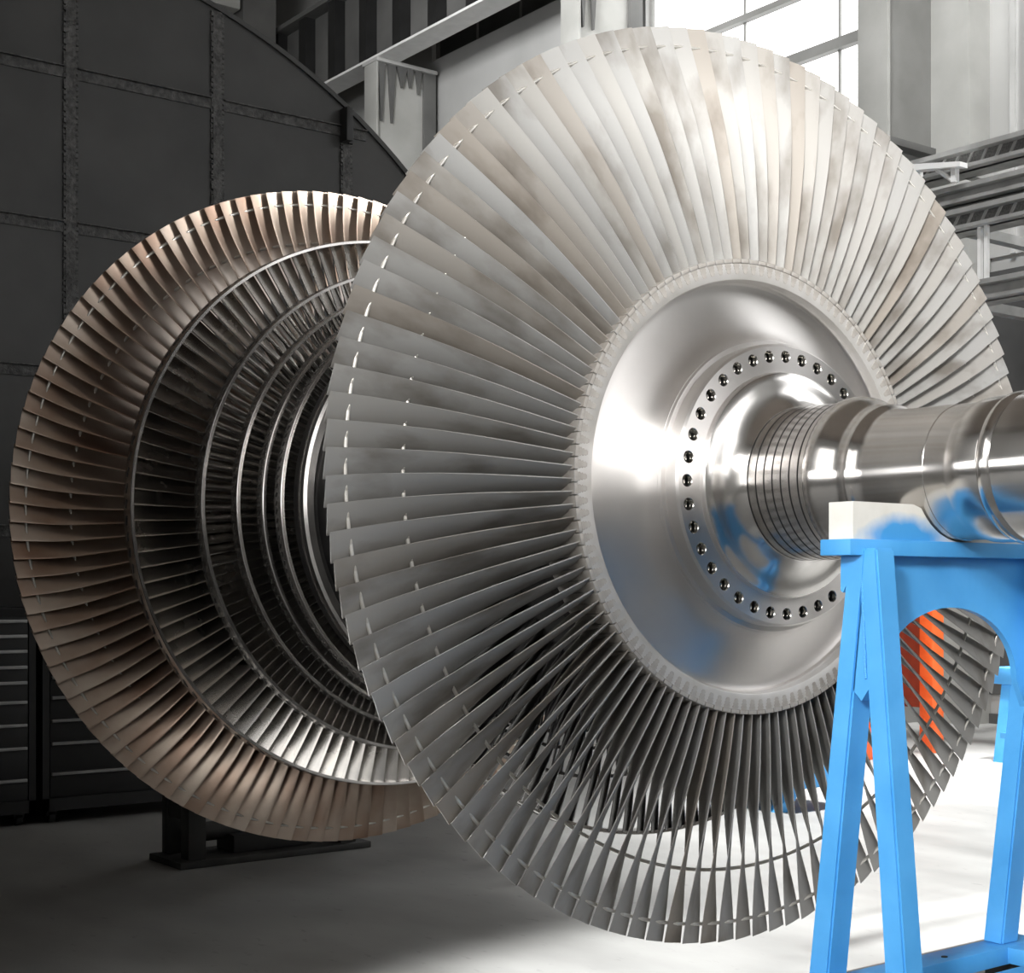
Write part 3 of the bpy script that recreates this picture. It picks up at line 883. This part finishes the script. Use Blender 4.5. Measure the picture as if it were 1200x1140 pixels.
for d in (0, .05):
    bm = bmesh.new(); box(bm, q(-3.51 + d, 5.05, 1.652), q(-3.485 + d, 5.075, 1.99)); link('upright', bm, 'white', o)
# electrical cabinet-like dark panel below
bm = bmesh.new(); box(bm, W(-3.45, 5.8, 1.0), W(-1.0, 5.95, 1.40), 0, .02)
o = tag(link('wall_duct', bm, 'darkpanel', None, 40), 'dark grey horizontal duct on the far wall below the lowest gallery beam', 'duct')

# ------------------------------------------------------------------ things glimpsed behind the blades
base = W(-3.75, 4.2, ZF)
o = thing('orange_cage', base, 'bright orange steel cage standing behind the bladed disc, seen through the arch of the stand', 'cage')
q = lambda s, w, z: W(s, w, z) - base
for s in (-4.15, -3.75, -3.35):
    for w in (3.9, 4.45):
        bm = bmesh.new(); box(bm, q(s - .05, w - .05, ZF), q(s + .05, w + .05, -.25), 0, .01); link('post', bm, 'orange', o, 40)
for z in (-.93, -.70, -.47, -.30):
    bm = bmesh.new(); box(bm, q(-4.2, 3.88, z - .055), q(-3.3, 3.93, z + .055), 0, .01); link('rail', bm, 'orange', o, 40)
bm = bmesh.new(); box(bm, q(-4.15, 4.42, -.9), q(-3.35, 4.46, -.25)); link('back_panel', bm, 'redbrown', o)
def trestle(s, w, label, h=.62, n=1.0):
    base = W(s, w, ZF)
    o = thing('trestle', base, label, 'trestle', 'blue trestles on the far floor')
    q = lambda a, b, z: Vector((a * K, b * K, z * K))
    for a in (-.22, .22):
        for b in (-.12, .12):
            bm = bmesh.new(); hexa(bm, [q(a - .03, b * 1.6 - .03, 0), q(a + .03, b * 1.6 - .03, 0), q(a + .03, b * 1.6 + .03, 0), q(a - .03, b * 1.6 + .03, 0)],
                                   [q(a - .03, b - .03, h), q(a + .03, b - .03, h), q(a + .03, b + .03, h), q(a - .03, b + .03, h)]); link('leg', bm, 'blue', o)
    bm = bmesh.new(); box(bm, q(-.32, -.17, h), q(.32, .17, h + .09), 0, .01); link('top_beam', bm, 'blue', o, 40)
    bm = bmesh.new(); box(bm, q(-.22, -.2, .08), q(.22, -.16, .16)); link('stretcher', bm, 'blue', o)
    return o
trestle(-2.4, 2.35, 'low blue trestle on the floor glimpsed between the lower blades', .1)
trestle(-2.55, 4.55, 'blue trestle on the far floor beside the right leg of the stand', .42)

# ------------------------------------------------------------------ lights
def area(name, loc, target, sx, sy, power, col=(1, 1, 1), spread=180):
    l = bpy.data.lights.new(name, 'AREA'); l.shape = 'RECTANGLE'; l.size = sx; l.size_y = sy
    l.energy = power; l.color = col; l.spread = math.radians(spread)
    o = bpy.data.objects.new(name, l); COL.objects.link(o); o.location = loc
    o.rotation_euler = (Vector(target) - Vector(loc)).to_track_quat('-Z', 'Y').to_euler()
    return o
def spot(name, loc, target, power, ang_, blend, rad=.4, col=(1, 1, 1)):
    l = bpy.data.lights.new(name, 'SPOT'); l.energy = power; l.spot_size = math.radians(ang_); l.spot_blend = blend
    l.shadow_soft_size = rad; l.color = col
    o = bpy.data.objects.new(name, l); COL.objects.link(o); o.location = loc
    o.rotation_euler = (Vector(target) - Vector(loc)).to_track_quat('-Z', 'Y').to_euler()
    return o
spot('added_key_light', W(3.6, -3.0, 2.2), W(.0, .30, 1.0), 6600, 29, 1.0, 1.3, (1, .985, .96))  # added spot, cone shaped to brighten mainly the upper blades
spot('added_fill', W(-.8, 3.9, 8.0), W(-.6, 3.6, -1), 26000, 38, .35, .6, (1, 1, .99))  # added spot to brighten the floor beyond the rotor
spot('added_fill', W(-3.0, 5.0, 8.0), W(-3.0, 5.0, -1), 12000, 36, .6, .6, (1, 1, .99))  # added spot for the floor near the far wall
spot('added_stand_fill', W(3.2, -4.6, 1.6), W(.66, -.05, -.62), 2600, 15, .8, .5, (1, 1, 1))  # added spot to brighten the blue stand
spot('added_floor_fill', W(-.35, -4.4, 1.25), W(-.40, .22, -1.15), 15000, 13, .8, .25, (1, 1, .99))  # added low spot to brighten the floor under the rotor
spot('added_fill', W(2.2, 5.2, 1.9), W(-1.8, .0, .80), 4200, 17, 1.0, .5, (1, .99, .97))  # added low spot to brighten the top of the far blades
area('added_fill', W(-6.5, .3, 5.6), W(-9.2, 6.2, 4.6), 4, 2, 280, (1, 1, 1), 80)  # added area light for the wall around the left columns
area('added_fill', W(-1.5, 1.5, 7.5), W(-3.6, 6.2, 3.6), 3, 2, 290, (1, 1, 1), 80)  # added area light for the right part of the far wall

w = bpy.data.worlds.new('hall_air'); SC.world = w
w.use_nodes = True
w.node_tree.nodes['Background'].inputs['Color'].default_value = (.6, .62, .65, 1)
w.node_tree.nodes['Background'].inputs['Strength'].default_value = .025

# ------------------------------------------------------------------ camera
cd = bpy.data.cameras.new('camera'); cam = bpy.data.objects.new('camera', cd); COL.objects.link(cam)
cam.location = W(2.5786, -2.2909, -.2263)
cam.rotation_euler = (PI / 2, 0, math.radians(48.495))
cd.sensor_fit = 'HORIZONTAL'; cd.sensor_width = 36.0
cd.lens = 1815.22 / 1200 * 36.0
cd.shift_x = (600 - 863.53) / 1200; cd.shift_y = (691.93 - 570) / 1200
cd.clip_end = 200
SC.camera = cam
SC.view_settings.view_transform = 'Standard'; SC.view_settings.look = 'None'
SC.view_settings.exposure = 0; SC.view_settings.gamma = 1; SC.view_settings.use_curve_mapping = False
SC.cycles.use_denoising = True
SC.cycles.max_bounces = 8
SC.cycles.sample_clamp_indirect = 8
